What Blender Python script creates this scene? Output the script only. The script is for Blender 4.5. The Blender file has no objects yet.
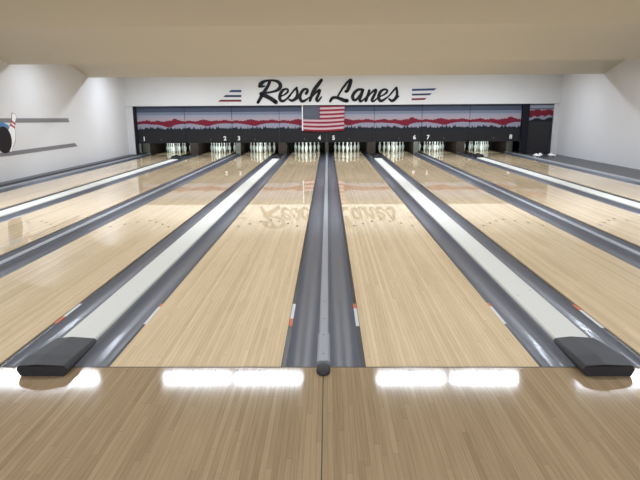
import bpy, bmesh, math, random
from mathutils import Vector, Matrix
random.seed(4)
S = bpy.context.scene
COL = S.collection
PI = math.pi

# ------------------------------------------------------------------ helpers
def tag(o, label=None, cat=None, group=None, kind=None):
    if label: o['label'] = label
    if cat: o['category'] = cat
    if group: o['group'] = group
    if kind: o['kind'] = kind
    return o
def empty(name, loc=(0, 0, 0), label=None, cat=None, group=None):
    o = bpy.data.objects.new(name, None); o.location = loc; o.empty_display_size = .1
    COL.objects.link(o); tag(o, label, cat, group); return o
def obj(name, bm, mats, parent=None, loc=None, smooth=False, recalc=True):
    if recalc: bmesh.ops.recalc_face_normals(bm, faces=bm.faces[:])
    me = bpy.data.meshes.new(name); bm.to_mesh(me); bm.free()
    for m in (mats if isinstance(mats, (list, tuple)) else [mats]): me.materials.append(m)
    if smooth:
        for p in me.polygons: p.use_smooth = True
    o = bpy.data.objects.new(name, me); COL.objects.link(o)
    if loc: o.location = loc
    if parent: o.parent = parent
    return o
def box(bm, x0, x1, y0, y1, z0, z1, mi=0, bevel=0):
    v = [bm.verts.new((x, y, z)) for x in (x0, x1) for y in (y0, y1) for z in (z0, z1)]
    fs = [bm.faces.new([v[i] for i in q]) for q in ((0,1,3,2),(4,6,7,5),(0,4,5,1),(2,3,7,6),(0,2,6,4),(1,5,7,3))]
    for f in fs: f.material_index = mi
    if bevel:
        es = list({e for f in fs for e in f.edges})
        bmesh.ops.bevel(bm, geom=es, offset=bevel, segments=2, affect='EDGES', profile=.6)
    return fs
def boxm(*a, **k):
    bm = bmesh.new(); box(bm, *a, **k); return bm
def prism(bm, pts, y0, y1, mi=0):
    """closed (x,z) outline swept along y"""
    a = [bm.verts.new((x, y0, z)) for x, z in pts]; b = [bm.verts.new((x, y1, z)) for x, z in pts]
    n = len(pts)
    for i in range(n):
        f = bm.faces.new((a[i], a[(i+1) % n], b[(i+1) % n], b[i])); f.material_index = mi
    for c in (a, b):
        f = bm.faces.new(c); f.material_index = mi
def slab(bm, pts, y, t, mi=0):
    """outline in the x,z plane with thickness t towards -y"""
    prism(bm, pts, y - t, y, mi)
def lathe(bm, prof, n=16, mi=0, mfun=None):
    rings = []
    for r, z in prof:
        rings.append([bm.verts.new((r*math.cos(2*PI*k/n), r*math.sin(2*PI*k/n), z)) for k in range(n)] if r > 1e-5 else [bm.verts.new((0, 0, z))])
    for i in range(len(rings)-1):
        A, B = rings[i], rings[i+1]
        for k in range(n):
            k2 = (k+1) % n
            if len(A) == 1 and len(B) == 1: continue
            if len(A) == 1: f = bm.faces.new((A[0], B[k2], B[k]))
            elif len(B) == 1: f = bm.faces.new((A[k], A[k2], B[0]))
            else: f = bm.faces.new((A[k], A[k2], B[k2], B[k]))
            f.material_index = mfun(i) if mfun else mi
            f.smooth = True

# ------------------------------------------------------------------ materials
def mat(name, col, rough=.5, metal=0, coat=0, coat_r=.05, spec=.5, emit=None, estr=0, sub=0):
    m = bpy.data.materials.new(name); m.use_nodes = True
    b = m.node_tree.nodes['Principled BSDF']
    b.inputs['Base Color'].default_value = (*col, 1); b.inputs['Roughness'].default_value = rough
    b.inputs['Metallic'].default_value = metal; b.inputs['Specular IOR Level'].default_value = spec
    b.inputs['Coat Weight'].default_value = coat; b.inputs['Coat Roughness'].default_value = coat_r
    if emit: b.inputs['Emission Color'].default_value = (*emit, 1); b.inputs['Emission Strength'].default_value = estr
    return m
def noisy(name, c1, c2, scale=4, rough=.5, detail=4, sx=(1, 1, 1), bump=0, **k):
    m = mat(name, c1, rough, **k); nt = m.node_tree; N = nt.nodes; L = nt.links
    b = N['Principled BSDF']; tc = N.new('ShaderNodeTexCoord'); mp = N.new('ShaderNodeMapping'); mp.inputs['Scale'].default_value = sx
    no = N.new('ShaderNodeTexNoise'); no.inputs['Scale'].default_value = scale; no.inputs['Detail'].default_value = detail
    mx = N.new('ShaderNodeMix'); mx.data_type = 'RGBA'; mx.inputs[6].default_value = (*c1, 1); mx.inputs[7].default_value = (*c2, 1)
    L.new(tc.outputs['Object'], mp.inputs[0]); L.new(mp.outputs[0], no.inputs['Vector']); L.new(no.outputs['Fac'], mx.inputs[0]); L.new(mx.outputs[2], b.inputs['Base Color'])
    if bump:
        bp = N.new('ShaderNodeBump'); bp.inputs['Strength'].default_value = bump; bp.inputs['Distance'].default_value = .01
        L.new(no.outputs['Fac'], bp.inputs['Height']); L.new(bp.outputs[0], b.inputs['Normal'])
    return m
def wood(name, c1, c2, cj, seg=1.1, coat_r=.05, rough=.4, contrast=1.0, coat=1.0, cior=1.5):
    """edge-glued boards 27 mm wide running along y"""
    m = mat(name, c1, rough, coat=coat, coat_r=coat_r, spec=0); nt = m.node_tree; N = nt.nodes; L = nt.links; b = N['Principled BSDF']; b.inputs['Coat IOR'].default_value = cior
    def M(op, a, bb=None, c=None):
        n = N.new('ShaderNodeMath'); n.operation = op
        for i, v in enumerate((a, bb, c)):
            if v is None: continue
            if isinstance(v, (int, float)): n.inputs[i].default_value = v
            else: L.new(v, n.inputs[i])
        return n.outputs[0]
    geo = N.new('ShaderNodeNewGeometry'); sp = N.new('ShaderNodeSeparateXYZ'); L.new(geo.outputs['Position'], sp.inputs[0])
    xb = M('DIVIDE', sp.outputs[0], .02703); bi = M('FLOOR', xb); fr = M('FRACT', xb)
    w1 = N.new('ShaderNodeTexWhiteNoise'); w1.noise_dimensions = '1D'; L.new(bi, w1.inputs['W'])
    yy = M('ADD', M('DIVIDE', sp.outputs[1], seg), M('MULTIPLY', w1.outputs['Value'], 17.3)); yi = M('FLOOR', yy); yf = M('FRACT', yy)
    cv = N.new('ShaderNodeCombineXYZ'); L.new(bi, cv.inputs[0]); L.new(yi, cv.inputs[1])
    w2 = N.new('ShaderNodeTexWhiteNoise'); w2.noise_dimensions = '2D'; L.new(cv.outputs[0], w2.inputs['Vector'])
    mp = N.new('ShaderNodeMapping'); mp.inputs['Scale'].default_value = (110, 3.2, 1); L.new(geo.outputs['Position'], mp.inputs[0])
    no = N.new('ShaderNodeTexNoise'); no.inputs['Scale'].default_value = 1; no.inputs['Detail'].default_value = 4; L.new(mp.outputs[0], no.inputs['Vector'])
    mp2 = N.new('ShaderNodeMapping'); mp2.inputs['Scale'].default_value = (1.2, .5, 1); L.new(geo.outputs['Position'], mp2.inputs[0])
    n2 = N.new('ShaderNodeTexNoise'); n2.inputs['Scale'].default_value = 1.5; L.new(mp2.outputs[0], n2.inputs['Vector'])
    f = M('ADD', M('MULTIPLY', w1.outputs['Value'], .35*contrast), M('MULTIPLY', w2.outputs['Value'], .35*contrast))
    f = M('ADD', f, M('MULTIPLY', M('SUBTRACT', no.outputs['Fac'], .5), .9*contrast))
    f = M('ADD', f, M('MULTIPLY', M('SUBTRACT', n2.outputs['Fac'], .5), .5))
    mx = N.new('ShaderNodeMix'); mx.data_type = 'RGBA'; mx.clamp_factor = True
    mx.inputs[6].default_value = (*c1, 1); mx.inputs[7].default_value = (*c2, 1); L.new(f, mx.inputs[0])
    e = M('MINIMUM', fr, M('SUBTRACT', 1.0, fr)); ed = M('LESS_THAN', e, .045)
    e2 = M('LESS_THAN', yf, .0035)
    jj = M('MULTIPLY', M('MAXIMUM', ed, e2), .32)
    m2 = N.new('ShaderNodeMix'); m2.data_type = 'RGBA'; L.new(jj, m2.inputs[0]); L.new(mx.outputs[2], m2.inputs[6]); m2.inputs[7].default_value = (*cj, 1)
    L.new(m2.outputs[2], b.inputs['Base Color'])
    return m

M_lane = wood('lane_maple', (.84, .655, .425), (.60, .455, .275), (.28, .20, .11), seg=2.3, coat_r=.013, contrast=1.15, cior=1.7)
M_appr = wood('approach_maple', (.44, .315, .185), (.29, .20, .11), (.15, .10, .055), seg=.95, coat_r=.085, contrast=1.3)
M_joint = mat('joint_dark', (.05, .035, .025), .5)
M_wall = noisy('wall_paint', (.66, .655, .66), (.62, .615, .62), 1.2, .7, spec=.25)
M_fascia = noisy('fascia_paint', (.66, .66, .66), (.63, .63, .63), 1.5, .7, spec=.2)
M_ceil = noisy('ceiling_beige', (.545, .51, .435), (.51, .475, .405), .8, .8)
M_gut = noisy('gutter_grey', (.130, .138, .165), (.105, .112, .138), 3, .4, sx=(2, .5, 1), coat=.35, coat_r=.13)
M_lip = noisy('gutter_lip', (.018, .018, .021), (.036, .034, .037), 5, .35, sx=(1, .5, 1))
M_rail = noisy('rail_grey', (.36, .37, .40), (.31, .32, .345), 6, .35, sx=(1, .4, 1))
M_cap = noisy('cap_white', (.72, .71, .65), (.67, .66, .60), 30, .5, spec=.2)
M_screw = mat('screw', (.12, .12, .12), .4, metal=.7)
M_black = mat('black_plastic', (.018, .018, .02), .35)
M_nose = noisy('nose_plastic', (.035, .035, .038), (.05, .05, .055), 8, .5, spec=.3)
M_ledge = noisy('ledge_dark', (.055, .055, .062), (.08, .08, .09), 3, .4)
M_pin = mat('pin_white', (.86, .87, .85), .22, coat=.6, coat_r=.06)
M_pinred = mat('pin_stripe_red', (.50, .03, .04), .3)
M_kick = noisy('kickback_brown', (.06, .036, .028), (.035, .023, .019), 5, .5, sx=(1, 1, 3))
M_kickg = noisy('kickback_grey', (.17, .16, .145), (.12, .115, .105), 5, .5)
M_pit = noisy('pit_dark', (.018, .016, .015), (.03, .026, .024), 5, .9)
M_frame = mat('mask_frame', (.012, .013, .018), .4)
M_digit = mat('digit_white', (.80, .80, .78), .5)
M_ind = mat('indicator_grey', (.12, .12, .12), .3)
M_letter = mat('sign_black', (.016, .016, .018), .4)
M_bblue = mat('bar_blue', (.05, .07, .16), .5)
M_bslate = mat('bar_slate', (.05, .06, .11), .5)
M_bred = mat('bar_red', (.18, .03, .045), .5)
M_decg = mat('decal_grey', (.21, .205, .215), .5)
M_decw = mat('decal_white', (.80, .80, .80), .5)
M_decb = mat('decal_blue', (.10, .22, .42), .5)
M_decr = mat('decal_red', (.42, .05, .07), .5)
M_ball = mat('decal_ball', (.022, .018, .022), .45)
M_org = mat('sticker_orange', (.62, .13, .045), .5)
M_stw = mat('sticker_white', (.66, .67, .67), .45)
M_arrow = mat('arrow_brown', (.10, .06, .035), .4)
M_mark = mat('lane_mark', (.20, .13, .07), .4)
M_house = mat('fixture_white', (.7, .7, .7), .5)
M_fred = noisy('flag_red', (.27, .03, .05), (.20, .02, .035), 6, .7)
M_fwhite = noisy('flag_white', (.56, .41, .44), (.50, .36, .39), 6, .7)
M_fblue = mat('flag_blue', (.018, .028, .055), .7)
M_star = mat('flag_star', (.62, .64, .70), .7)
M_hem = mat('flag_hem', (.72, .72, .74), .6)
# printed colours of the mural
P_sky0 = mat('print_slate', (.06, .075, .115), .45)
P_sky1 = mat('print_haze', (.165, .19, .255), .45)
P_sky2 = mat('print_lavender', (.27, .28, .35), .45)
P_sky3 = mat('print_pink', (.34, .29, .33), .45)
P_red = noisy('print_red', (.20, .018, .036), (.13, .012, .026), 14, .45)
P_snow = mat('print_snow', (.26, .26, .33), .45)
P_tree = noisy('print_tree', (.013, .017, .024), (.022, .024, .03), 20, .45)
P_dark = noisy('print_charcoal', (.017, .017, .019), (.028, .028, .031), 40, .45)
P_green = mat('print_green_grey', (.26, .31, .30), .45)

for m_ in bpy.data.materials:
    if m_.name.startswith(('print_', 'sign_', 'bar_', 'mask_', 'decal_', 'flag_')): m_.node_tree.nodes['Principled BSDF'].inputs['Specular IOR Level'].default_value = .12
# ------------------------------------------------------------------ layout
W = 1.0541; NG = .5215; WG = .7070
GX = .235
cx = {4: -(NG/2+W/2), 5: NG/2+W/2}
cx[3] = cx[4]-W-WG; cx[6] = cx[5]+W+WG; cx[2] = cx[3]-W-NG; cx[7] = cx[6]+W+NG; cx[1] = cx[2]-W-WG; cx[8] = cx[7]+W+WG
XL, XR = -7.02, 8.06
LEN = 19.25; GLEN = 17.86
YF = 16.60      # fascia
YM = 16.75      # mural
ZTOP = 3.0
ZF = 1.745      # underside of the fascia
ZM = .464       # underside of the masking
YB = 20.6

LN = {1: 'leftmost lane', 2: 'second lane from the left', 3: 'third lane from the left', 4: 'lane left of the centre divider', 5: 'lane right of the centre divider', 6: 'third lane from the right', 7: 'second lane from the right', 8: 'rightmost lane'}
# ------------------------------------------------------------------ room
fl = obj('floor', boxm(XL, XR, -9, -.004, -.30, 0), M_appr); tag(fl, kind='structure')
bm = bmesh.new()
for s in (0,): box(bm, s-.0025, s+.0025, -9, -.004, -.0005, .0008)
obj('seam', bm, M_joint, fl)
bm = bmesh.new(); box(bm, XL, XR, -.010, -.0005, -.02, .0007)
obj('foul_line', bm, M_joint, fl)
bm = bmesh.new()
for n in range(1, 9):
    for k in range(-3, 4):
        x = cx[n] + k*.134; y = -.05
        c = [bm.verts.new((x+.0075*math.cos(a*PI/4), y+.0075*math.sin(a*PI/4), .0012)) for a in range(8)]
        bm.faces.new(c)
obj('guide_dots', bm, M_arrow, fl)
o = obj('floor', boxm(XL, XR, 0, YB, -.30, -.115), M_ledge); tag(o, kind='structure')
o = obj('wall_left', boxm(XL-.15, XL, -9, YB, -.3, 3.2), M_wall); tag(o, kind='structure')
o = obj('wall_right', boxm(XR, XR+.15, -9, YB, -.3, 3.2), M_wall); tag(o, kind='structure')
o = obj('wall_back', boxm(XL, XR, -9.15, -9, -.3, 3.2), M_wall); tag(o, kind='structure')
o = obj('wall_front', boxm(XL, XR, YF, YF+.149, ZF, 3.02), M_fascia); tag(o, kind='structure')
bm = bmesh.new(); box(bm, XL, XR, YB, YB+.15, -.3, 3.2)
o = obj('wall_far', bm, M_pit); tag(o, kind='structure')
# ceiling: a row of coves, each curving down to a lip that hides a line of tubes
edges = [(-4.6, 2.65), (.1, 2.65), (4.75, 2.65), (9.6, 2.585), (13.7, 2.545)]
pts = [(-9, ZTOP)]
for (ye, ze) in edges:
    L_ = 2.3
    for k in range(0, 17):
        t = k/16; pts.append((ye-L_+L_*t, ZTOP-(ZTOP-ze)*t**1.45))
    pts.append((ye+.04, ze)); pts.append((ye+.10, ZTOP))
pts.append((YB, ZTOP))
bm = bmesh.new()
a = [bm.verts.new((XL-.1, y, z)) for y, z in pts]; b = [bm.verts.new((XR+.1, y, z)) for y, z in pts]
for i in range(len(pts)-1):
    f = bm.faces.new((a[i], a[i+1], b[i+1], b[i]))
ta = [bm.verts.new((XL-.1, y, 3.2)) for y in (-9, YB)]; tb = [bm.verts.new((XR+.1, y, 3.2)) for y in (-9, YB)]
bm.faces.new((ta[0], ta[1], tb[1], tb[0])); bm.faces.new((a[0], ta[0], tb[0], b[0])); bm.faces.new((a[-1], b[-1], tb[1], ta[1]))
bm.faces.new(a + [ta[1], ta[0]]); bm.faces.new(b + [tb[1], tb[0]])
o = obj('ceiling', bm, M_ceil); tag(o, kind='structure')

ROWE = (24, 8, 26, 17, 23)
# ------------------------------------------------------------------ ceiling lights
rows = [(edges[0][0], .75, 'behind the approach'), (edges[1][0], .75, 'added unseen above the foul line'), (edges[2][0], .75, 'over the near lanes'), (edges[3][0], .65, 'over the middle of the lanes'), (edges[4][0], .70, 'over the far lane ends')]  # foul-line row is an unseen dim fill, added to brighten the near ceiling
sets = [(-6.22, -5.07), (-5.05, -3.91), (-2.77, -1.63), (-1.57, -.42), (.84, 2.03), (2.06, 3.26), (4.21, 5.40), (5.43, 6.62)]
ordn = ['leftmost', 'second from left', 'third from left', 'fourth from left', 'fifth from left', 'sixth from left', 'seventh from left', 'rightmost']
bm = bmesh.new(); box(bm, -.575, .575, -.10, .10, -.03, .0, bevel=.006); house_me = obj('housing', bm, M_house)
lamps = []
for e_ in ROWE:
    ld = bpy.data.lights.new('fluorescent_lamp', 'AREA'); ld.shape = 'RECTANGLE'; ld.size = 1.13; ld.size_y = .13; ld.energy = e_; ld.color = (.80, .885, 1.0)
    lamps.append(ld)
firstL = True
for ri, (ye, dy, where) in enumerate(rows):
    for si, (x0, x1) in enumerate(sets):
        xc = (x0+x1)/2; y = ye+dy; z = 2.93
        r = empty('ceiling_light', (xc, y, z), 'fluorescent ceiling light %s, %s of its row' % (where, ordn[si]), 'light', 'fluorescent lights ' + where)
        c = house_me if firstL else house_me.copy()
        if not firstL: COL.objects.link(c)
        firstL = False; c.parent = r; c.location = (0, 0, 0)
        lo = bpy.data.objects.new('lamp', lamps[ri]); COL.objects.link(lo); lo.parent = r; lo.location = (0, 0, -.032)

# ------------------------------------------------------------------ lanes
def arrow_bm():
    bm = bmesh.new()
    v = [bm.verts.new(p) for p in ((-.012, -.045, .0009), (.012, -.045, .0009), (.016, -.01, .0009), (0, .05, .0009), (-.016, -.01, .0009))]
    bm.faces.new(v); return bm
for n in range(1, 9):
    r = empty('bowling_lane', (cx[n], 0, 0), 'glossy pale maple bowling lane, the %s, ending under number %d' % (LN[n], n), 'bowling lane', 'bowling lanes')
    obj('lane_bed', boxm(-W/2, W/2, 0, LEN, -.115, 0), M_lane, r)
    for k, (dx, y) in enumerate(((-.402, 4.28), (-.27, 4.44), (-.135, 4.60), (0, 4.715), (.127, 4.60), (.262, 4.454), (.397, 4.28))):
        o = obj('arrow_marker', arrow_bm(), M_arrow, r, loc=(dx, y, 0))
    for dx, y in ((-.15, 10.95), (.11, 10.93), (-.26, 12.8), (.25, 12.77)):
        bm = bmesh.new()
        q = [bm.verts.new((a*.011, b*.16, .0009)) for a, b in ((-1, -1), (1, -1), (1, 1), (-1, 1))]; bm.faces.new(q)
        obj('board_mark', bm, M_mark, r, loc=(dx, y, 0))

# ------------------------------------------------------------------ gutters
prof = [(0, -.012), (.030, -.012), (.036, -.022), (.050, -.046), (.078, -.066), (.115, -.074), (.150, -.074), (.185, -.062), (.208, -.040), (.222, -.012), (.230, .006), (.235, .010)]
def gutter(x_edge, d, label):
    r = empty('gutter', (x_edge, 0, 0), label, 'gutter', 'lane gutters')
    bm = bmesh.new()
    pp = [(d*u, z) for u, z in prof[1:]]
    pp += [(d*.235, -.115), (d*.030, -.115)]
    prism(bm, pp, 0, GLEN)
    o = obj('trough', bm, M_gut, r)
    for p in o.data.polygons: p.use_smooth = abs(p.normal.y) < .5 and p.area > .01
    o.data.set_sharp_from_angle(angle=math.radians(40))
    bm = bmesh.new(); box(bm, min(0, d*.030), max(0, d*.030), 0, GLEN, -.115, -.010); obj('lip', bm, M_lip, r)
    return r
for n in range(1, 9):
    gutter(cx[n]-W/2, -1, 'slate grey gutter along the left side of the ' + LN[n])
    gutter(cx[n]+W/2, 1, 'slate grey gutter along the right side of the ' + LN[n])

# lip stickers
def sticker(x, y0, y1, ysplit, orange_near, label):
    r = empty('gutter_sticker', (x, y0, -.009), label, 'sticker')
    for nm, a, b, m in (('orange_half', y0 if orange_near else ysplit, ysplit if orange_near else y1, M_org), ('white_half', ysplit if orange_near else y0, y1 if orange_near else ysplit, M_stw)):
        obj(nm, boxm(-.012, .012, a-y0, b-y0, -.001, .0012), m, r)
sticker(cx[4]+W/2+.015, .68, 1.157, .83, True, 'white sticker with near half orange, left of the middle divider rail')
sticker(cx[5]-W/2-.015, .68, 1.157, 1.05, False, 'white sticker with far end orange, right of the middle divider rail')
sticker(cx[3]+W/2+.015, .74, 1.17, .88, True, 'white and orange sticker on the outer gutter of the left white capping')
sticker(cx[6]-W/2-.015, .64, 1.13, 1.00, False, 'orange and white sticker on the outer gutter of the right white capping')
sticker(cx[4]-W/2-.015, .72, 1.17, 1.09, False, 'thin white sticker on the inner gutter of the left white capping')
sticker(cx[5]+W/2+.015, .72, 1.17, 1.09, False, 'thin white sticker on the inner gutter of the right white capping')

# ------------------------------------------------------------------ divider rails between lane pairs
def rail(x, label):
    r = empty('divider_rail', (x, 0, 0), label, 'rail', 'divider rails')
    bm = bmesh.new()
    prism(bm, [(-.0250, -.115), (.0250, -.115), (.0250, .011), (.032, .016), (.032, .026), (.022, .034), (-.022, .034), (-.032, .026), (-.032, .016), (-.0250, .011)], .44, 17.86)
    obj('rail_top', bm, M_rail, r)
    bm = bmesh.new()
    prism(bm, [(-.0245, -.115), (.0245, -.115), (.0245, .010), (.040, .016), (.040, .030), (.027, .041), (-.027, .041), (-.040, .030), (-.040, .016), (-.0245, .010)], .0, .44)
    obj('end_sleeve', bm, M_rail, r)
    bm = bmesh.new()
    bmesh.ops.create_uvsphere(bm, u_segments=20, v_segments=12, radius=.043)
    for v in bm.verts:
        v.co.y = v.co.y*1.6; v.co.z = max(v.co.z*.85, -.0055)
    o = obj('nose', bm, M_nose, r, loc=(0, -.060, .006), smooth=True)
    for y in (.10, .40, .72, 1.1, 1.9, 3.0, 4.4, 6.2, 8.4):
        bm = bmesh.new(); lathe(bm, [(0, .0015), (.005, .001), (.006, 0)], 8)
        obj('screw', bm, M_screw, r, loc=(0, y, .041 if y < .44 else .034))
rail(0, 'narrow grey divider rail with black round nose in the centre of the alley')
rail((cx[2]+cx[3])/2, 'narrow grey divider rail left of the left white capping')
rail((cx[6]+cx[7])/2, 'narrow grey divider rail right of the right white capping')

# ------------------------------------------------------------------ white ball-return cappings
def capping(x, label):
    r = empty('ball_return_capping', (x, 0, 0), label, 'ball return', 'white ball return cappings')
    w = (WG-2*GX)/2
    bm = bmesh.new()
    prism(bm, [(-w, -.115), (w, -.115), (w, .022), (w-.008, .032), (-w+.008, .032), (-w, .022)], .33, 15.1)
    obj('cap_strip', bm, M_cap, r)
    # nose cover: low, six sided, crowned along a ridge
    bm = bmesh.new()
    secs = [(-.125, .98, .076), (.0, 1.03, .080), (.335, .93, .052)]
    S_ = []
    for y, s, h in secs:
        f = .155*s
        S_.append([bm.verts.new(p) for p in ((-f*.86, y, .001), (f*.86, y, .001), (f, y, h*.55), (f*.90, y, h*.88), (-.03, y, h*1.10), (-f*.90, y, h*.88), (-f, y, h*.55))])
    for v in S_[0]:
        v.co.y -= .028*(1-abs(v.co.x)/.155)
    for i in range(2):
        A, B = S_[i], S_[i+1]
        for k in range(7): bm.faces.new((A[k], A[(k+1) % 7], B[(k+1) % 7], B[k]))
    bm.faces.new(S_[0]); bm.faces.new(S_[-1])
    bmesh.ops.bevel(bm, geom=[e for e in bm.edges if e.calc_length() > .08 or True][:0] or bm.edges[:], offset=.004, segments=2, affect='EDGES')
    obj('nose_cover', bm, M_nose, r)
    bm = bmesh.new(); prism(bm, [(-w+.004, -.115), (w-.004, -.115), (w-.004, .0), (-w+.004, .0)], .0, .33); obj('return_duct', bm, M_ledge, r)
    # hood over the mouth of the return by the pit
    bm = bmesh.new(); n = 14
    pr = [(-.135, -.115)] + [(-.135*math.cos(PI*k/n), .02+.13*math.sin(PI*k/n)) for k in range(n+1)] + [(.135, -.115)]
    for i, (x_, z_) in enumerate(pr):
        pr[i] = (max(-w-.001 if z_ < .0 else -9, min(w+.001 if z_ < .0 else 9, x_)), z_)
    prism(bm, pr, 15.1, 15.42)
    obj('return_hood', bm, M_black, r)
    bm = bmesh.new(); prism(bm, [(-w, -.115), (w, -.115), (w, -.01), (-w, -.01)], 15.42, 17.86); obj('pit_duct', bm, M_black, r)
    for s in (-1, 1):
        for y in (1.25, 2.6, 4.2, 6.2, 8.6):
            bm = bmesh.new(); lathe(bm, [(0, .0015), (.005, .001), (.006, 0)], 8)
            obj('screw', bm, M_screw, r, loc=(s*.07, y+(.12 if s > 0 else 0), .032))
capping((cx[3]+cx[4])/2, 'white capping strip with black nose at the lower left')
capping((cx[5]+cx[6])/2, 'white capping strip with black nose at the lower right')
capping((cx[1]+cx[2])/2, 'white capping strip right beside the leftmost lane')
capping((cx[7]+cx[8])/2, 'white capping strip just left of the rightmost lane')

# ------------------------------------------------------------------ side ledges along the walls
xe = cx[1]-W/2-GX
r = empty('side_rail', (xe, 0, 0), 'grey side rail between the leftmost lane and the left wall', 'rail')
obj('rail_top', boxm(-.13, 0, 0, 17.86, -.115, .035, bevel=.006), M_rail, r)
o = obj('baseboard_left', boxm(XL, xe-.13, 0, 17.86, -.115, .08, bevel=.004), M_ledge); tag(o, kind='structure')
xe = cx[8]+W/2+GX
r = empty('side_rail', (xe, 0, 0), 'grey side rail between the rightmost lane and the right wall', 'rail')
obj('rail_top', boxm(0, .16, 0, 17.86, -.115, .035, bevel=.006), M_rail, r)
o = obj('baseboard_right', boxm(xe+.16, XR, 0, 17.86, -.115, .012, bevel=.004), M_ledge); tag(o, kind='structure')

# ------------------------------------------------------------------ pins
pin_prof = [(0, 0), (.0260, 0), (.0283, .004), (.0300, .019), (.0395, .057), (.0490, .086), (.0560, .118), (.0605, .150), (.0560, .184), (.0450, .220), (.0310, .252), (.0278, .2635), (.0266, .2695), (.0250, .275), (.0234, .296), (.0250, .320), (.0300, .345), (.0324, .357), (.0310, .368), (.0225, .378), (.010, .3808), (0, .381)]
bm = bmesh.new()
pp = []
for i, p in enumerate(pin_prof):
    pp.append(p)
def pmf(i): return 0
lathe(bm, pp, 16)
for f in bm.faces:
    z = f.calc_center_median().z
    f.material_index = 1 if (.264 < z < .269) else 0
pin0 = obj('bowling_pin', bm, [M_pin, M_pinred], smooth=True)
rows_p = [[('head pin', 0)], [('left of second row', -.5), ('right of second row', .5)], [('left of third row', -1), ('middle of third row', 0), ('right of third row', 1)],
          [('far left of back row', -1.5), ('inner left of back row', -.5), ('inner right of back row', .5), ('far right of back row', 1.5)]]
first = True
for n in range(1, 9):
    for rr, row in enumerate(rows_p):
        for desc, k in row:
            p = pin0 if first else pin0.copy()
            if not first: COL.objects.link(p)
            first = False
            p.location = (cx[n]+k*.3048, 18.288+rr*.264, 0.0005)
            tag(p, 'white bowling pin, %s, %s' % (desc, LN[n]), 'bowling pin', 'pins racked on the ' + LN[n])
for (x, y, rz, lab) in ((6.88, 15.5, .2, 'white bowling pin lying on the dark ledge, leftmost of three at the right wall'),
                        (7.17, 15.8, -.15, 'white bowling pin lying on the dark ledge, middle of three at the right wall'),
                        (7.40, 15.6, .25, 'white bowling pin lying on the dark ledge, nearest the right wall')):
    p = pin0.copy(); COL.objects.link(p); p.rotation_euler = (PI/2, 0, rz); p.location = (x, y, .0745)
    tag(p, lab, 'bowling pin', 'loose pins on the right ledge')

# ------------------------------------------------------------------ pits: kickbacks, curtains, lamps
gaps = []
for n in range(0, 9):
    if n == 0: x = -6.81; w = .24
    elif n == 8: x = 6.83; w = .20
    else: x = (cx[n]+cx[n+1])/2; w = (.16 if n != 4 else .10) if n % 2 == 0 else .28
    gaps.append((x, w))
for n, (x, w) in enumerate(gaps):
    lab = ['grey faced pit partition left of the leftmost rack', 'brown pit partition right of the leftmost rack', 'grey faced pit partition under the numbers 2 and 3', 'brown pit partition behind the left white capping', 'dark pit partition under the numbers 4 and 5', 'brown pit partition behind the right white capping', 'grey faced pit partition under the numbers 6 and 7', 'brown pit partition left of the rightmost rack', 'grey faced pit partition right of the rightmost rack'][n]
    r = empty('kickback', (x, 17.90, 0), lab, 'partition', 'kickback partitions')
    obj('partition_board', boxm(-w/2, w/2, .02, 2.5, -.115, .9), M_kick, r)
    fm = M_kickg if n in (0, 8, 2, 6) else M_kick
    ft = obj('front_plate', boxm(-w/2-.01, w/2+.01, -.02, .02, -.115, ZM+.05, bevel=.004), fm, r)
    if fm is M_kickg: ft['label'] = 'grey front plate'
for n in range(1, 9):
    o = obj('pit_curtain', boxm(gaps[n-1][0]+gaps[n-1][1]/2+.01, gaps[n][0]-gaps[n][1]/2-.01, 19.75, 19.78, -.11, 1.0), M_pit)
    tag(o, 'black curtain hanging behind the pins of the ' + LN[n], 'curtain', 'pit curtains')
    ld = bpy.data.lights.new('pin_lamp', 'AREA'); ld.shape = 'RECTANGLE'; ld.size = .95; ld.size_y = .10; ld.energy = 4.5; ld.spread = math.radians(120); ld.color = (.86, 1.0, .97)
    lo = bpy.data.objects.new('pin_lamp', ld); COL.objects.link(lo); lo.location = (cx[n], 17.15, .66)
    lo.rotation_euler = (math.radians(68), 0, 0)

# ------------------------------------------------------------------ masking panels with the printed mountains
def V(v): return 1.698-(v-106.5)*.03447
topA = [(0, 120.5), (.1, 120), (.22, 119), (.3, 120.4), (.36, 120.2), (.43, 119.3), (.5, 120.3), (.56, 120.6), (.66, 119.6), (.72, 119.5), (.79, 117.4), (.86, 118.8), (.93, 119.9), (1, 120.5)]
botA = [(0, 123.2), (.15, 122.8), (.3, 123.4), (.42, 123.6), (.52, 124.6), (.62, 126.2), (.7, 126.4), (.78, 124.2), (.88, 123.2), (1, 123.0)]
topB = [(0, 120.4), (.08, 119.5), (.15, 120.1), (.24, 120.4), (.33, 119.2), (.40, 118.6), (.48, 119.5), (.56, 120.3), (.66, 119.6), (.75, 120.0), (.85, 119.0), (.92, 119.8), (1, 120.4)]
botB = [(0, 122.8), (.12, 122.6), (.25, 123.6), (.36, 124.4), (.45, 125.6), (.52, 125.2), (.6, 124.0), (.72, 123.0), (.85, 122.6), (1, 122.9)]
def lerp(tab, u):
    for (a, va), (b, vb) in zip(tab, tab[1:]):
        if a <= u <= b: return va+(vb-va)*(u-a)/(b-a)
    return tab[-1][1]
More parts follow.
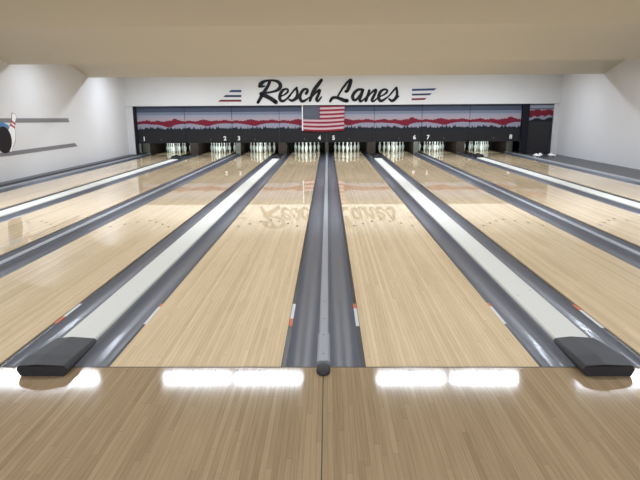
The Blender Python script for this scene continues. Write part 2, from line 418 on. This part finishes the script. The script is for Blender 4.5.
def panel_bm(w, variant, seed, z_top=1.98, z_bot=ZM, N=150, dv=0):
    rnd = random.Random(seed)
    bm = bmesh.new()
    trees = [0.0]*(N+1)
    u = 0
    spikes = []
    while u < 1.02:
        spikes.append((u, rnd.uniform(.012, .036), rnd.uniform(.6, 2.6) if rnd.random() < .65 else rnd.uniform(2.4, 4.4)))
        u += rnd.uniform(.010, .032)
    for i in range(N+1):
        t = i/N; h = 0
        for su, sw, sh in spikes:
            d = abs(t-su)/sw
            if d < 1: h = max(h, sh*(1-d))
        trees[i] = 128.9-h
    tT, tB = (topA, botA) if variant == 'A' else (topB, botB)
    def col(i):
        u = i/N; j = .25*math.sin(u*90+seed)+.15*math.sin(u*210+seed*2)
        rt = lerp(tT, u)+j*.8; rb = lerp(tB, u)+j*.6+.0
        s = trees[i]; rb = min(rb, s-.02)
        lv = [V(111.4), V(114.2), V(117.0 if u < .6 else 116.2), V(rt), V(rb), V(s), V(130.4)]
        return [z_top] + lv + [z_bot]
    cols = []
    for i in range(N+1):
        zs = col(i)
        for k in range(1, len(zs)): zs[k] = min(zs[k], zs[k-1]-.0005)
        cols.append([bm.verts.new((-w/2+w*i/N, 0, z)) for z in zs])
    for i in range(N):
        for k in range(len(cols[0])-1):
            f = bm.faces.new((cols[i][k+1], cols[i+1][k+1], cols[i+1][k], cols[i][k])); f.material_index = k
    # sides and back give the panel its depth
    T = .03
    bb = [bm.verts.new((x, T, z)) for x in (-w/2, w/2) for z in (z_top, z_bot)]
    f = bm.faces.new((bb[0], bb[2], bb[3], bb[1])); f.material_index = 7
    f = bm.faces.new([c for c in cols[0]] + [bb[1], bb[0]]); f.material_index = 7
    f = bm.faces.new([c for c in cols[-1]] + [bb[3], bb[2]]); f.material_index = 7
    f = bm.faces.new([c[-1] for c in cols] + [bb[3], bb[1]]); f.material_index = 7
    f = bm.faces.new([c[0] for c in cols] + [bb[2], bb[0]]); f.material_index = 7
    return bm
P_list = [P_sky0, P_sky1, P_sky2, P_sky3, P_red, P_snow, P_tree, P_dark]
def digit(txt, x, z, y, parent, size=.20):
    cu = bpy.data.curves.new('digit', 'FONT'); cu.body = txt; cu.size = size; cu.extrude = .004; cu.align_x = 'CENTER'; cu.offset = .006
    t = bpy.data.objects.new('digit', cu); COL.objects.link(t)
    bpy.context.view_layer.update()
    me = bpy.data.meshes.new_from_object(t); bpy.data.objects.remove(t)
    me.materials.clear(); me.materials.append(M_digit)
    o = bpy.data.objects.new('lane_number', me); COL.objects.link(o); o.parent = parent
    o.rotation_euler = (PI/2, 0, 0); o.location = (x, y, z); o['label'] = 'white number %s' % txt
centres = [-(6.84+ (NG+W+WG/2 + W))/2, 0]
bnd = [-6.70, (cx[1]+cx[2])/2, (cx[2]+cx[3])/2, (cx[3]+cx[4])/2, 0, (cx[5]+cx[6])/2, (cx[6]+cx[7])/2, (cx[7]+cx[8])/2, 6.80]
var = 'ABBBBABA'
numx = {1: -6.49, 2: -3.612, 3: -3.114, 4: -.258, 5: .238, 6: 3.097, 7: 3.573, 8: 6.476}
seedtab = {}
for n in range(1, 9):
    x0, x1 = bnd[n-1], bnd[n]; w = x1-x0-.012; xc = (x0+x1)/2
    end = ''
    r = empty('masking_panel', (xc, YM, 0), 'mural panel of red mountains and dark pines above the %s%s' % (LN[n], end), 'mural panel', 'mural panels over the pins')
    obj('printed_panel', panel_bm(w, var[n-1], 31 if var[n-1] == 'A' else 57), P_list, r, recalc=False)
    digit(str(n), numx[n]-xc, .553, -.006, r)
    bm = bmesh.new(); lathe(bm, [(0, .012), (.014, .010), (.018, 0)], 12)
    for v in bm.verts: v.co = Vector((v.co.x, -v.co.z, v.co.y))
    obj('indicator_lens', bm, M_ind, r, loc=(cx[n]-xc, -.0005, .585))
    if n < 8 :
        tr = obj('panel_joint', boxm(w/2-.004 if n % 2 == 0 else w/2, w/2+.012, -.008, .03, .97, 1.95), M_frame, r)
# left end post, top shadow trim, right post, right panel
o = obj('end_post', boxm(-6.79, -6.705, 16.68, 16.81, .081, 1.744, bevel=.004), M_frame); tag(o, 'thin black post at the left end of the mural, beside the left wall', 'post')
o = obj('end_post', boxm(6.812, 7.045, 16.66, 16.80, .036, 1.744, bevel=.004), M_frame); tag(o, 'thick black post between the mural of lane 8 and the right side panel', 'post')
# right side panel
R0 = .013
def side_panel():
    w = .84; N = 60; bm = bmesh.new(); rnd = random.Random(5)
    cols = []
    for i in range(N+1):
        u = i/N
        a = 112.2+.7*math.sin(u*14)+.4*math.sin(u*40); b = 118.3-1.6*u+.7*math.sin(u*21); c = 120.2+.9*math.sin(u*11+1)-1.2*u+rnd.uniform(0, .8)
        zs = [1.744, V(105.5), V(106.4), V(109.8), V(110.8), V(max(a-1, 111)), V(b), V(min(max(c, b+.2), 122)), V(123), R0]
        cols.append([bm.verts.new((-w/2+w*u, 0, z)) for z in zs])
    idx = [0, 1, 2, 1, 3, 4, 5, 6, 7]
    for i in range(N):
        for k in range(9):
            f = bm.faces.new((cols[i][k+1], cols[i+1][k+1], cols[i+1][k], cols[i][k])); f.material_index = idx[k]
    T = .03; bb = [bm.verts.new((x, T, z)) for x in (-w/2, w/2) for z in (1.744, R0)]
    for vs in ((bb[0], bb[2], bb[3], bb[1]), cols[0]+[bb[1], bb[0]], cols[-1]+[bb[3], bb[2]], [c[-1] for c in cols]+[bb[3], bb[1]], [c[0] for c in cols]+[bb[2], bb[0]]):
        f = bm.faces.new(list(vs)); f.material_index = 7
    return obj('masking_panel', bm, [P_green, P_sky0, P_sky2, P_sky3, P_red, P_snow, P_tree, P_frame], loc=(7.468, 16.72, 0), recalc=False)
P_frame = mat('print_black', (.014, .013, .016), .5)
o = side_panel(); tag(o, 'narrow mural panel with red band over black at the right wall', 'mural panel')
o = obj('wall_return', boxm(7.895, XR, 16.66, 16.80, R0, 1.744), M_wall); o.name = 'trim_1'; tag(o, kind='structure')
o = obj('trim_2', boxm(XL, -6.80, 16.66, 16.80, .081, 1.744), M_wall); tag(o, kind='structure')

# ------------------------------------------------------------------ flag
FX0, FX1, FZ0, FZ1 = -.825, .625, .862, 1.735
def fpos(u, v):      # v: 0 top .. 1 bottom
    sag = .030*math.sin(PI*u)*(.3+v)
    z = FZ1-(FZ1-FZ0)*v - sag + .018*u
    y = .012*math.sin(u*15+v*2)+.010*math.sin(v*5+u*5)
    return (u*(FX1-FX0)*(1-.015*v), y, z-FZ1)
r = empty('flag', (FX0, 16.70, FZ1), 'stars and stripes flag hanging over the mural below the lettering', 'flag')
bm = bmesh.new(); NU = 60; sub = 2
Vg = [[bm.verts.new(fpos(i/NU, j/(13*sub))) for i in range(NU+1)] for j in range(13*sub+1)]
for j in range(13*sub):
    for i in range(NU):
        f = bm.faces.new((Vg[j][i], Vg[j+1][i], Vg[j+1][i+1], Vg[j][i+1])); s = j//sub
        f.material_index = s % 2; f.smooth = True
o = obj('stripes', bm, [M_fred, M_fwhite], r, recalc=False)
md = o.modifiers.new('t', 'SOLIDIFY'); md.thickness = .003
bm = bmesh.new(); cu_ = .40; cv_ = 7/13
G = [[bm.verts.new(Vector(fpos(i/24*cu_, j/14*cv_))+Vector((0, -.004, 0))) for i in range(25)] for j in range(15)]
for j in range(14):
    for i in range(24):
        f = bm.faces.new((G[j][i], G[j+1][i], G[j+1][i+1], G[j][i+1])); f.smooth = True
obj('canton', bm, M_fblue, r, recalc=False)
bm = bmesh.new()
for j in range(9):
    for i in range(6 if j % 2 == 0 else 5):
        u = (i+.5 if j % 2 == 0 else i+1)/6*cu_; v = (j+.65)/9.3*cv_
        c = Vector(fpos(u, v))+Vector((0, -.0065, 0))
        vs = [bm.verts.new(c+Vector(((.024 if k % 2 == 0 else .010)*math.sin(k*PI/5), 0, (.024 if k % 2 == 0 else .010)*math.cos(k*PI/5)))) for k in range(10)]
        bm.faces.new(vs)
obj('stars', bm, M_star, r)
bm = bmesh.new(); box(bm, -.045, -.002, -.006, .002, FZ0-FZ1+.01, .01)
obj('hem', bm, M_hem, r)['label'] = 'white heading strip down the left edge'

# ------------------------------------------------------------------ script lettering (centre lines, brush half widths)
LET = [('R', [[(-2.3075, 2.3831, 0.0475), (-2.2797, 2.4427, 0.0713), (-2.2078, 2.5118, 0.0634), (-2.1031, 2.5607, 0.0422), (-1.9606, 2.5795, 0.0343), (-1.8059, 2.5734, 0.0396), (-1.665, 2.5277, 0.0554), (-1.5899, 2.4278, 0.066), (-1.6155, 2.3234, 0.0634), (-1.7314, 2.2393, 0.0475), (-1.8932, 2.1954, 0.037), (-2.0624, 2.1716, 0.0343), (-2.2048, 2.1826, 0.037), (-2.284, 2.138, 0.0475)], [(-2.3151, 2.3881, 0.0475), (-2.2117, 2.3824, 0.0396), (-2.1207, 2.3967, 0.0211)], [(-1.9567, 2.5298, 0.0528), (-2.0172, 2.3985, 0.0528), (-2.1117, 2.262, 0.0581), (-2.2119, 2.1175, 0.066), (-2.302, 1.9749, 0.0554), (-2.3814, 1.8495, 0.0502)], [(-2.258, 2.1378, 0.0634), (-2.1045, 2.0615, 0.0713), (-1.9251, 1.9699, 0.0713), (-1.7591, 1.8529, 0.0713)]]), ('e', [[(-1.5908, 2.0455, 0.0238), (-1.4546, 2.1022, 0.029), (-1.3492, 2.1866, 0.0396), (-1.3322, 2.2615, 0.0343), (-1.3989, 2.2919, 0.0343), (-1.5165, 2.2403, 0.0502), (-1.5967, 2.1283, 0.0554), (-1.6229, 2.003, 0.0581), (-1.5836, 1.9021, 0.0528), (-1.485, 1.8964, 0.0449), (-1.3533, 1.9811, 0.029), (-1.2477, 2.0757, 0.0238)]]), ('s', [[(-1.385, 1.9561, 0.0238), (-1.2471, 2.1058, 0.029), (-1.115, 2.255, 0.0343), (-1.0231, 2.3342, 0.0343)], [(-1.0363, 2.3168, 0.037), (-1.0123, 2.2043, 0.0449), (-1.0143, 2.0792, 0.0502), (-1.0811, 1.9591, 0.0554), (-1.199, 1.8995, 0.0449), (-1.297, 1.9404, 0.0317)], [(-1.0948, 1.9164, 0.0264), (-0.9689, 1.991, 0.0238)]]), ('c', [[(-0.7078, 2.1322, 0.0475), (-0.6603, 2.2069, 0.0475), (-0.6699, 2.2718, 0.0422), (-0.7395, 2.2823, 0.0396), (-0.8177, 2.2404, 0.0502), (-0.8943, 2.1284, 0.0528), (-0.922, 2.0033, 0.0554), (-0.8769, 1.8923, 0.0554), (-0.7835, 1.8866, 0.0475), (-0.6527, 1.9637, 0.029), (-0.5691, 2.0209, 0.0238)]]), ('h', [[(-0.1771, 2.5765, 0.0528), (-0.2862, 2.436, 0.066), (-0.4035, 2.2874, 0.066), (-0.4955, 2.1257, 0.0581), (-0.5756, 1.8953, 0.0449)], [(-0.528, 1.988, 0.0238), (-0.3918, 2.145, 0.0343), (-0.2617, 2.2415, 0.0449), (-0.2361, 2.2114, 0.0475), (-0.3045, 2.0492, 0.0502), (-0.3521, 1.934, 0.0502), (-0.2954, 1.8783, 0.037), (-0.1804, 2.0183, 0.0238)]]), ('L', [[(0.6544, 2.1977, 0.0475), (0.7112, 2.2173, 0.0581), (0.7749, 2.3539, 0.066), (0.8332, 2.5272, 0.0581), (0.8328, 2.5767, 0.0449), (0.7866, 2.5696, 0.037), (0.6843, 2.4663, 0.0396), (0.556, 2.3056, 0.037), (0.466, 2.1691, 0.0343), (0.3963, 2.0494, 0.0343)], [(0.1215, 1.8705, 0.0422), (0.1995, 1.9755, 0.0528), (0.3238, 1.9948, 0.0475), (0.4793, 1.9485, 0.0581), (0.609, 1.8974, 0.0634), (0.7075, 1.8867, 0.0634)]]), ('a', [[(1.2139, 2.2587, 0.0396), (1.0722, 2.2447, 0.0475), (0.9492, 2.1407, 0.0554), (0.8958, 2.0159, 0.0581), (0.9353, 1.9153, 0.0528), (1.0233, 1.9197, 0.0422), (1.1512, 2.0768, 0.0343), (1.2324, 2.2187, 0.0422)], [(1.2528, 2.2385, 0.0475), (1.1953, 2.064, 0.0502), (1.1425, 1.9189, 0.0502), (1.1845, 1.8583, 0.0396), (1.3205, 1.9629, 0.0238), (1.435, 2.1124, 0.0238)]]), ('n', [[(1.4678, 2.2245, 0.0422), (1.4234, 2.0749, 0.0502), (1.3534, 1.8823, 0.0502)], [(1.4066, 1.9748, 0.0238), (1.5208, 2.1243, 0.0317), (1.661, 2.2356, 0.0422), (1.7001, 2.2104, 0.0475), (1.6356, 2.0485, 0.0502), (1.5654, 1.906, 0.0502), (1.623, 1.8604, 0.0343), (1.7609, 1.9724, 0.0238)]]), ('e', [[(1.8068, 2.0047, 0.0238), (1.9606, 2.0687, 0.029), (2.0672, 2.153, 0.0396), (2.0811, 2.2277, 0.0343), (1.9827, 2.2533, 0.037), (1.8756, 2.1942, 0.0502), (1.8106, 2.0848, 0.0554), (1.7973, 1.9596, 0.0554), (1.8609, 1.8739, 0.0502), (1.9639, 1.8983, 0.0422), (2.086, 1.9928, 0.0264)]]), ('s', [[(2.061, 1.9528, 0.0238), (2.1925, 2.0822, 0.029), (2.318, 2.231, 0.0343), (2.3984, 2.3101, 0.037)], [(2.4012, 2.3001, 0.0396), (2.4222, 2.1804, 0.0449), (2.4203, 2.0506, 0.0475), (2.3512, 1.9208, 0.0528), (2.2489, 1.8712, 0.0475), (2.1545, 1.9321, 0.0317)], [(2.3646, 1.9006, 0.0264), (2.4906, 2.0251, 0.0211)]])]
BARS = [('left', [('M_bblue', [(-3.3, 2.2703), (-2.9438, 2.2678), (-2.9466, 2.1944), (-3.3863, 2.1974)]), ('M_bslate', [(-3.4979, 2.1046), (-2.9502, 2.1008), (-2.953, 2.0305), (-3.5879, 2.0348)]), ('M_bred', [(-3.6788, 1.9482), (-2.9563, 1.9433), (-2.959, 1.8761), (-3.7758, 1.8815)])]), ('right', [('M_bblue', [(2.9346, 2.2632), (3.7768, 2.2805), (3.6975, 2.2081), (2.9367, 2.1968)]), ('M_bslate', [(2.9396, 2.1037), (3.6189, 2.1156), (3.5528, 2.0495), (2.9415, 2.0403)]), ('M_bred', [(2.9306, 1.9503), (3.4531, 1.9601), (3.3798, 1.8937), (2.9325, 1.8867)])])]
DEC = {'bar1': [(8.462, 1.432), (12.149, 1.393), (12.212, 1.283), (8.44, 1.34)], 'bar2': [(8.499, 0.712), (8.788, 0.704), (12.413, 0.714), (12.547, 0.615), (9.15, 0.612), (8.478, 0.622)], 'blue': [(8.733, 1.394), (9.087, 1.325), (9.248, 1.268), (9.205, 1.172), (9.009, 1.157), (8.665, 1.106)], 'br': 0.288, 'bz': 0.967, 'by': 8.996, 'pin': ((9.148, 0.717), 0.44378267274964184, 2.305)}

def brush(bm, st, y, t):
    P = []
    for i in range(len(st)-1):                       # Catmull-Rom through the traced centre line
        p0 = st[max(i-1, 0)]; p1 = st[i]; p2 = st[i+1]; p3 = st[min(i+2, len(st)-1)]
        for k in range(5):
            a = k/5; P.append(tuple(.5*((2*p1[c])+(-p0[c]+p2[c])*a+(2*p0[c]-5*p1[c]+4*p2[c]-p3[c])*a*a+(-p0[c]+3*p1[c]-3*p2[c]+p3[c])*a**3) for c in range(3)))
    P.append(st[-1])
    Lf, Rt = [], []
    for i, p in enumerate(P):
        q0 = P[max(i-1, 0)]; q1 = P[min(i+1, len(P)-1)]
        dx, dz = q1[0]-q0[0], q1[1]-q0[1]; l = math.hypot(dx, dz) or 1; dx /= l; dz /= l
        Lf.append((p[0]-dz*p[2], p[1]+dx*p[2])); Rt.append((p[0]+dz*p[2], p[1]-dx*p[2]))
    for i in range(len(P)-1):
        q = [Lf[i], Rt[i], Rt[i+1], Lf[i+1]]
        a = [bm.verts.new((x, y-t, z)) for x, z in q]; b = [bm.verts.new((x, y, z)) for x, z in q]
        bm.faces.new(a); bm.faces.new(b)
        bm.faces.new((a[0], b[0], b[3], a[3])); bm.faces.new((a[1], a[2], b[2], b[1]))
    for p in (P[0], P[-1]):
        r_ = p[2]
        slab(bm, [(p[0]+r_*math.cos(k*PI/7), p[1]+r_*math.sin(k*PI/7)) for k in range(14)], y, t)
    return bm
sg = empty('sign_lettering', (0, YF, 1.8), 'large black brush script lettering reading Resch Lanes on the white fascia', 'sign')
for nm, strokes in LET:
    bm = bmesh.new()
    for i, st in enumerate(strokes): brush(bm, [(x, z-1.8, h) for x, z, h in st], -.001, .018+.0006*i)
    obj('letter_' + ('capital_' if nm.isupper() else '') + nm.lower(), bm, M_letter, sg)
for nm, bb in BARS:
    cxm = sum(p[0] for p in bb[0][1])/4
    e = empty('stripe_emblem', (cxm, YF, 2.0), 'three tapering blue and red bars %s of the black lettering' % nm, 'emblem', 'striped emblems on the fascia')
    for mn, P in bb:
        bm = bmesh.new(); slab(bm, [(x-cxm, z-2.0) for x, z in P], -.001, .012); obj('red_bar' if mn == 'M_bred' else 'blue_bar', bm, globals()[mn], e)


# ------------------------------------------------------------------ wall decal on the left wall
XD = XL + .004
r = empty('wall_decal', (XD, 9.2, 1.02), 'painted bowling ball, pin and two grey speed bars on the left wall', 'wall decal')
def wdec(name, pts, m, t=.002, off=0):       # pts in (y, z) on the wall
    bm = bmesh.new()
    a = [bm.verts.new((off, y-9.2, z-1.02)) for y, z in pts]; b = [bm.verts.new((off+t, y-9.2, z-1.02)) for y, z in pts]
    n = len(pts)
    for i in range(n): bm.faces.new((a[i], a[(i+1) % n], b[(i+1) % n], b[i]))
    bm.faces.new(a); bm.faces.new(b)
    return obj(name, bm, m, r)
wdec('speed_bar', DEC['bar1'], M_decg); wdec('speed_bar', DEC['bar2'], M_decg)
wdec('blue_burst', DEC['blue'], M_decb, .004)
wdec('ball', [(DEC['by']+DEC['br']*math.cos(k*PI/20), DEC['bz']+DEC['br']*math.sin(k*PI/20)) for k in range(40)], M_ball, .0105)
pc, pa, ps = DEC['pin']
def pin2d(tab):
    out = []
    for rr, zz in tab:
        x_, z_ = rr*ps, zz*ps; out.append((pc[0]+x_*math.cos(pa)+z_*math.sin(pa), pc[1]-x_*math.sin(pa)+z_*math.cos(pa)))
    return out
K = pin_prof[1:-1]
outl = [(rr*1.1, zz) for rr, zz in K] + [(-rr*1.1, zz) for rr, zz in reversed(K)]
wdec('pin_edge', pin2d([(rr*1.14, (zz-.19)*1.03+.19) for rr, zz in outl]), M_decg, .006)
wdec('pin', pin2d(outl), M_decw, .008)
for z0 in (.245, .283): wdec('pin_stripe', pin2d([(-.04, z0), (.04, z0), (.036, z0+.02), (-.036, z0+.02)]), M_decr, .009)

# ------------------------------------------------------------------ world, camera, view
w = bpy.data.worlds.new('World'); S.world = w; w.use_nodes = True
w.node_tree.nodes['Background'].inputs[0].default_value = (.9, .92, 1, 1); w.node_tree.nodes['Background'].inputs[1].default_value = .05
cd = bpy.data.cameras.new('Camera'); cam = bpy.data.objects.new('Camera', cd); COL.objects.link(cam); S.camera = cam
CAMX, CAMH, CAMD, PT, YW, RL, FPX = (0.030900, 1.519278, 3.115513, 0.228137, -0.014846, -0.006661, 552.410979)
f = Vector((math.sin(YW)*math.cos(PT), math.cos(YW)*math.cos(PT), -math.sin(PT)))
rt = Vector((math.cos(YW), -math.sin(YW), 0)); up = rt.cross(f)
c, s = math.cos(RL), math.sin(RL)
r2 = c*rt+s*up; u2 = c*up-s*rt
mw = Matrix((r2, u2, -f)).transposed().to_4x4(); mw.translation = Vector((CAMX, -CAMD, CAMH))
cam.matrix_world = mw
cd.sensor_width = 36; cd.lens = FPX/640*36; cd.clip_start = .05; cd.clip_end = 100
S.view_settings.view_transform = 'Standard'; S.view_settings.look = 'None'; S.view_settings.gamma = 1; S.view_settings.use_curve_mapping = False
S.view_settings.exposure = 0.97
S.cycles.use_denoising = True; S.cycles.max_bounces = 10; S.cycles.diffuse_bounces = 6

S.cycles.caustics_reflective = False; S.cycles.caustics_refractive = False; S.cycles.sample_clamp_indirect = 3.0
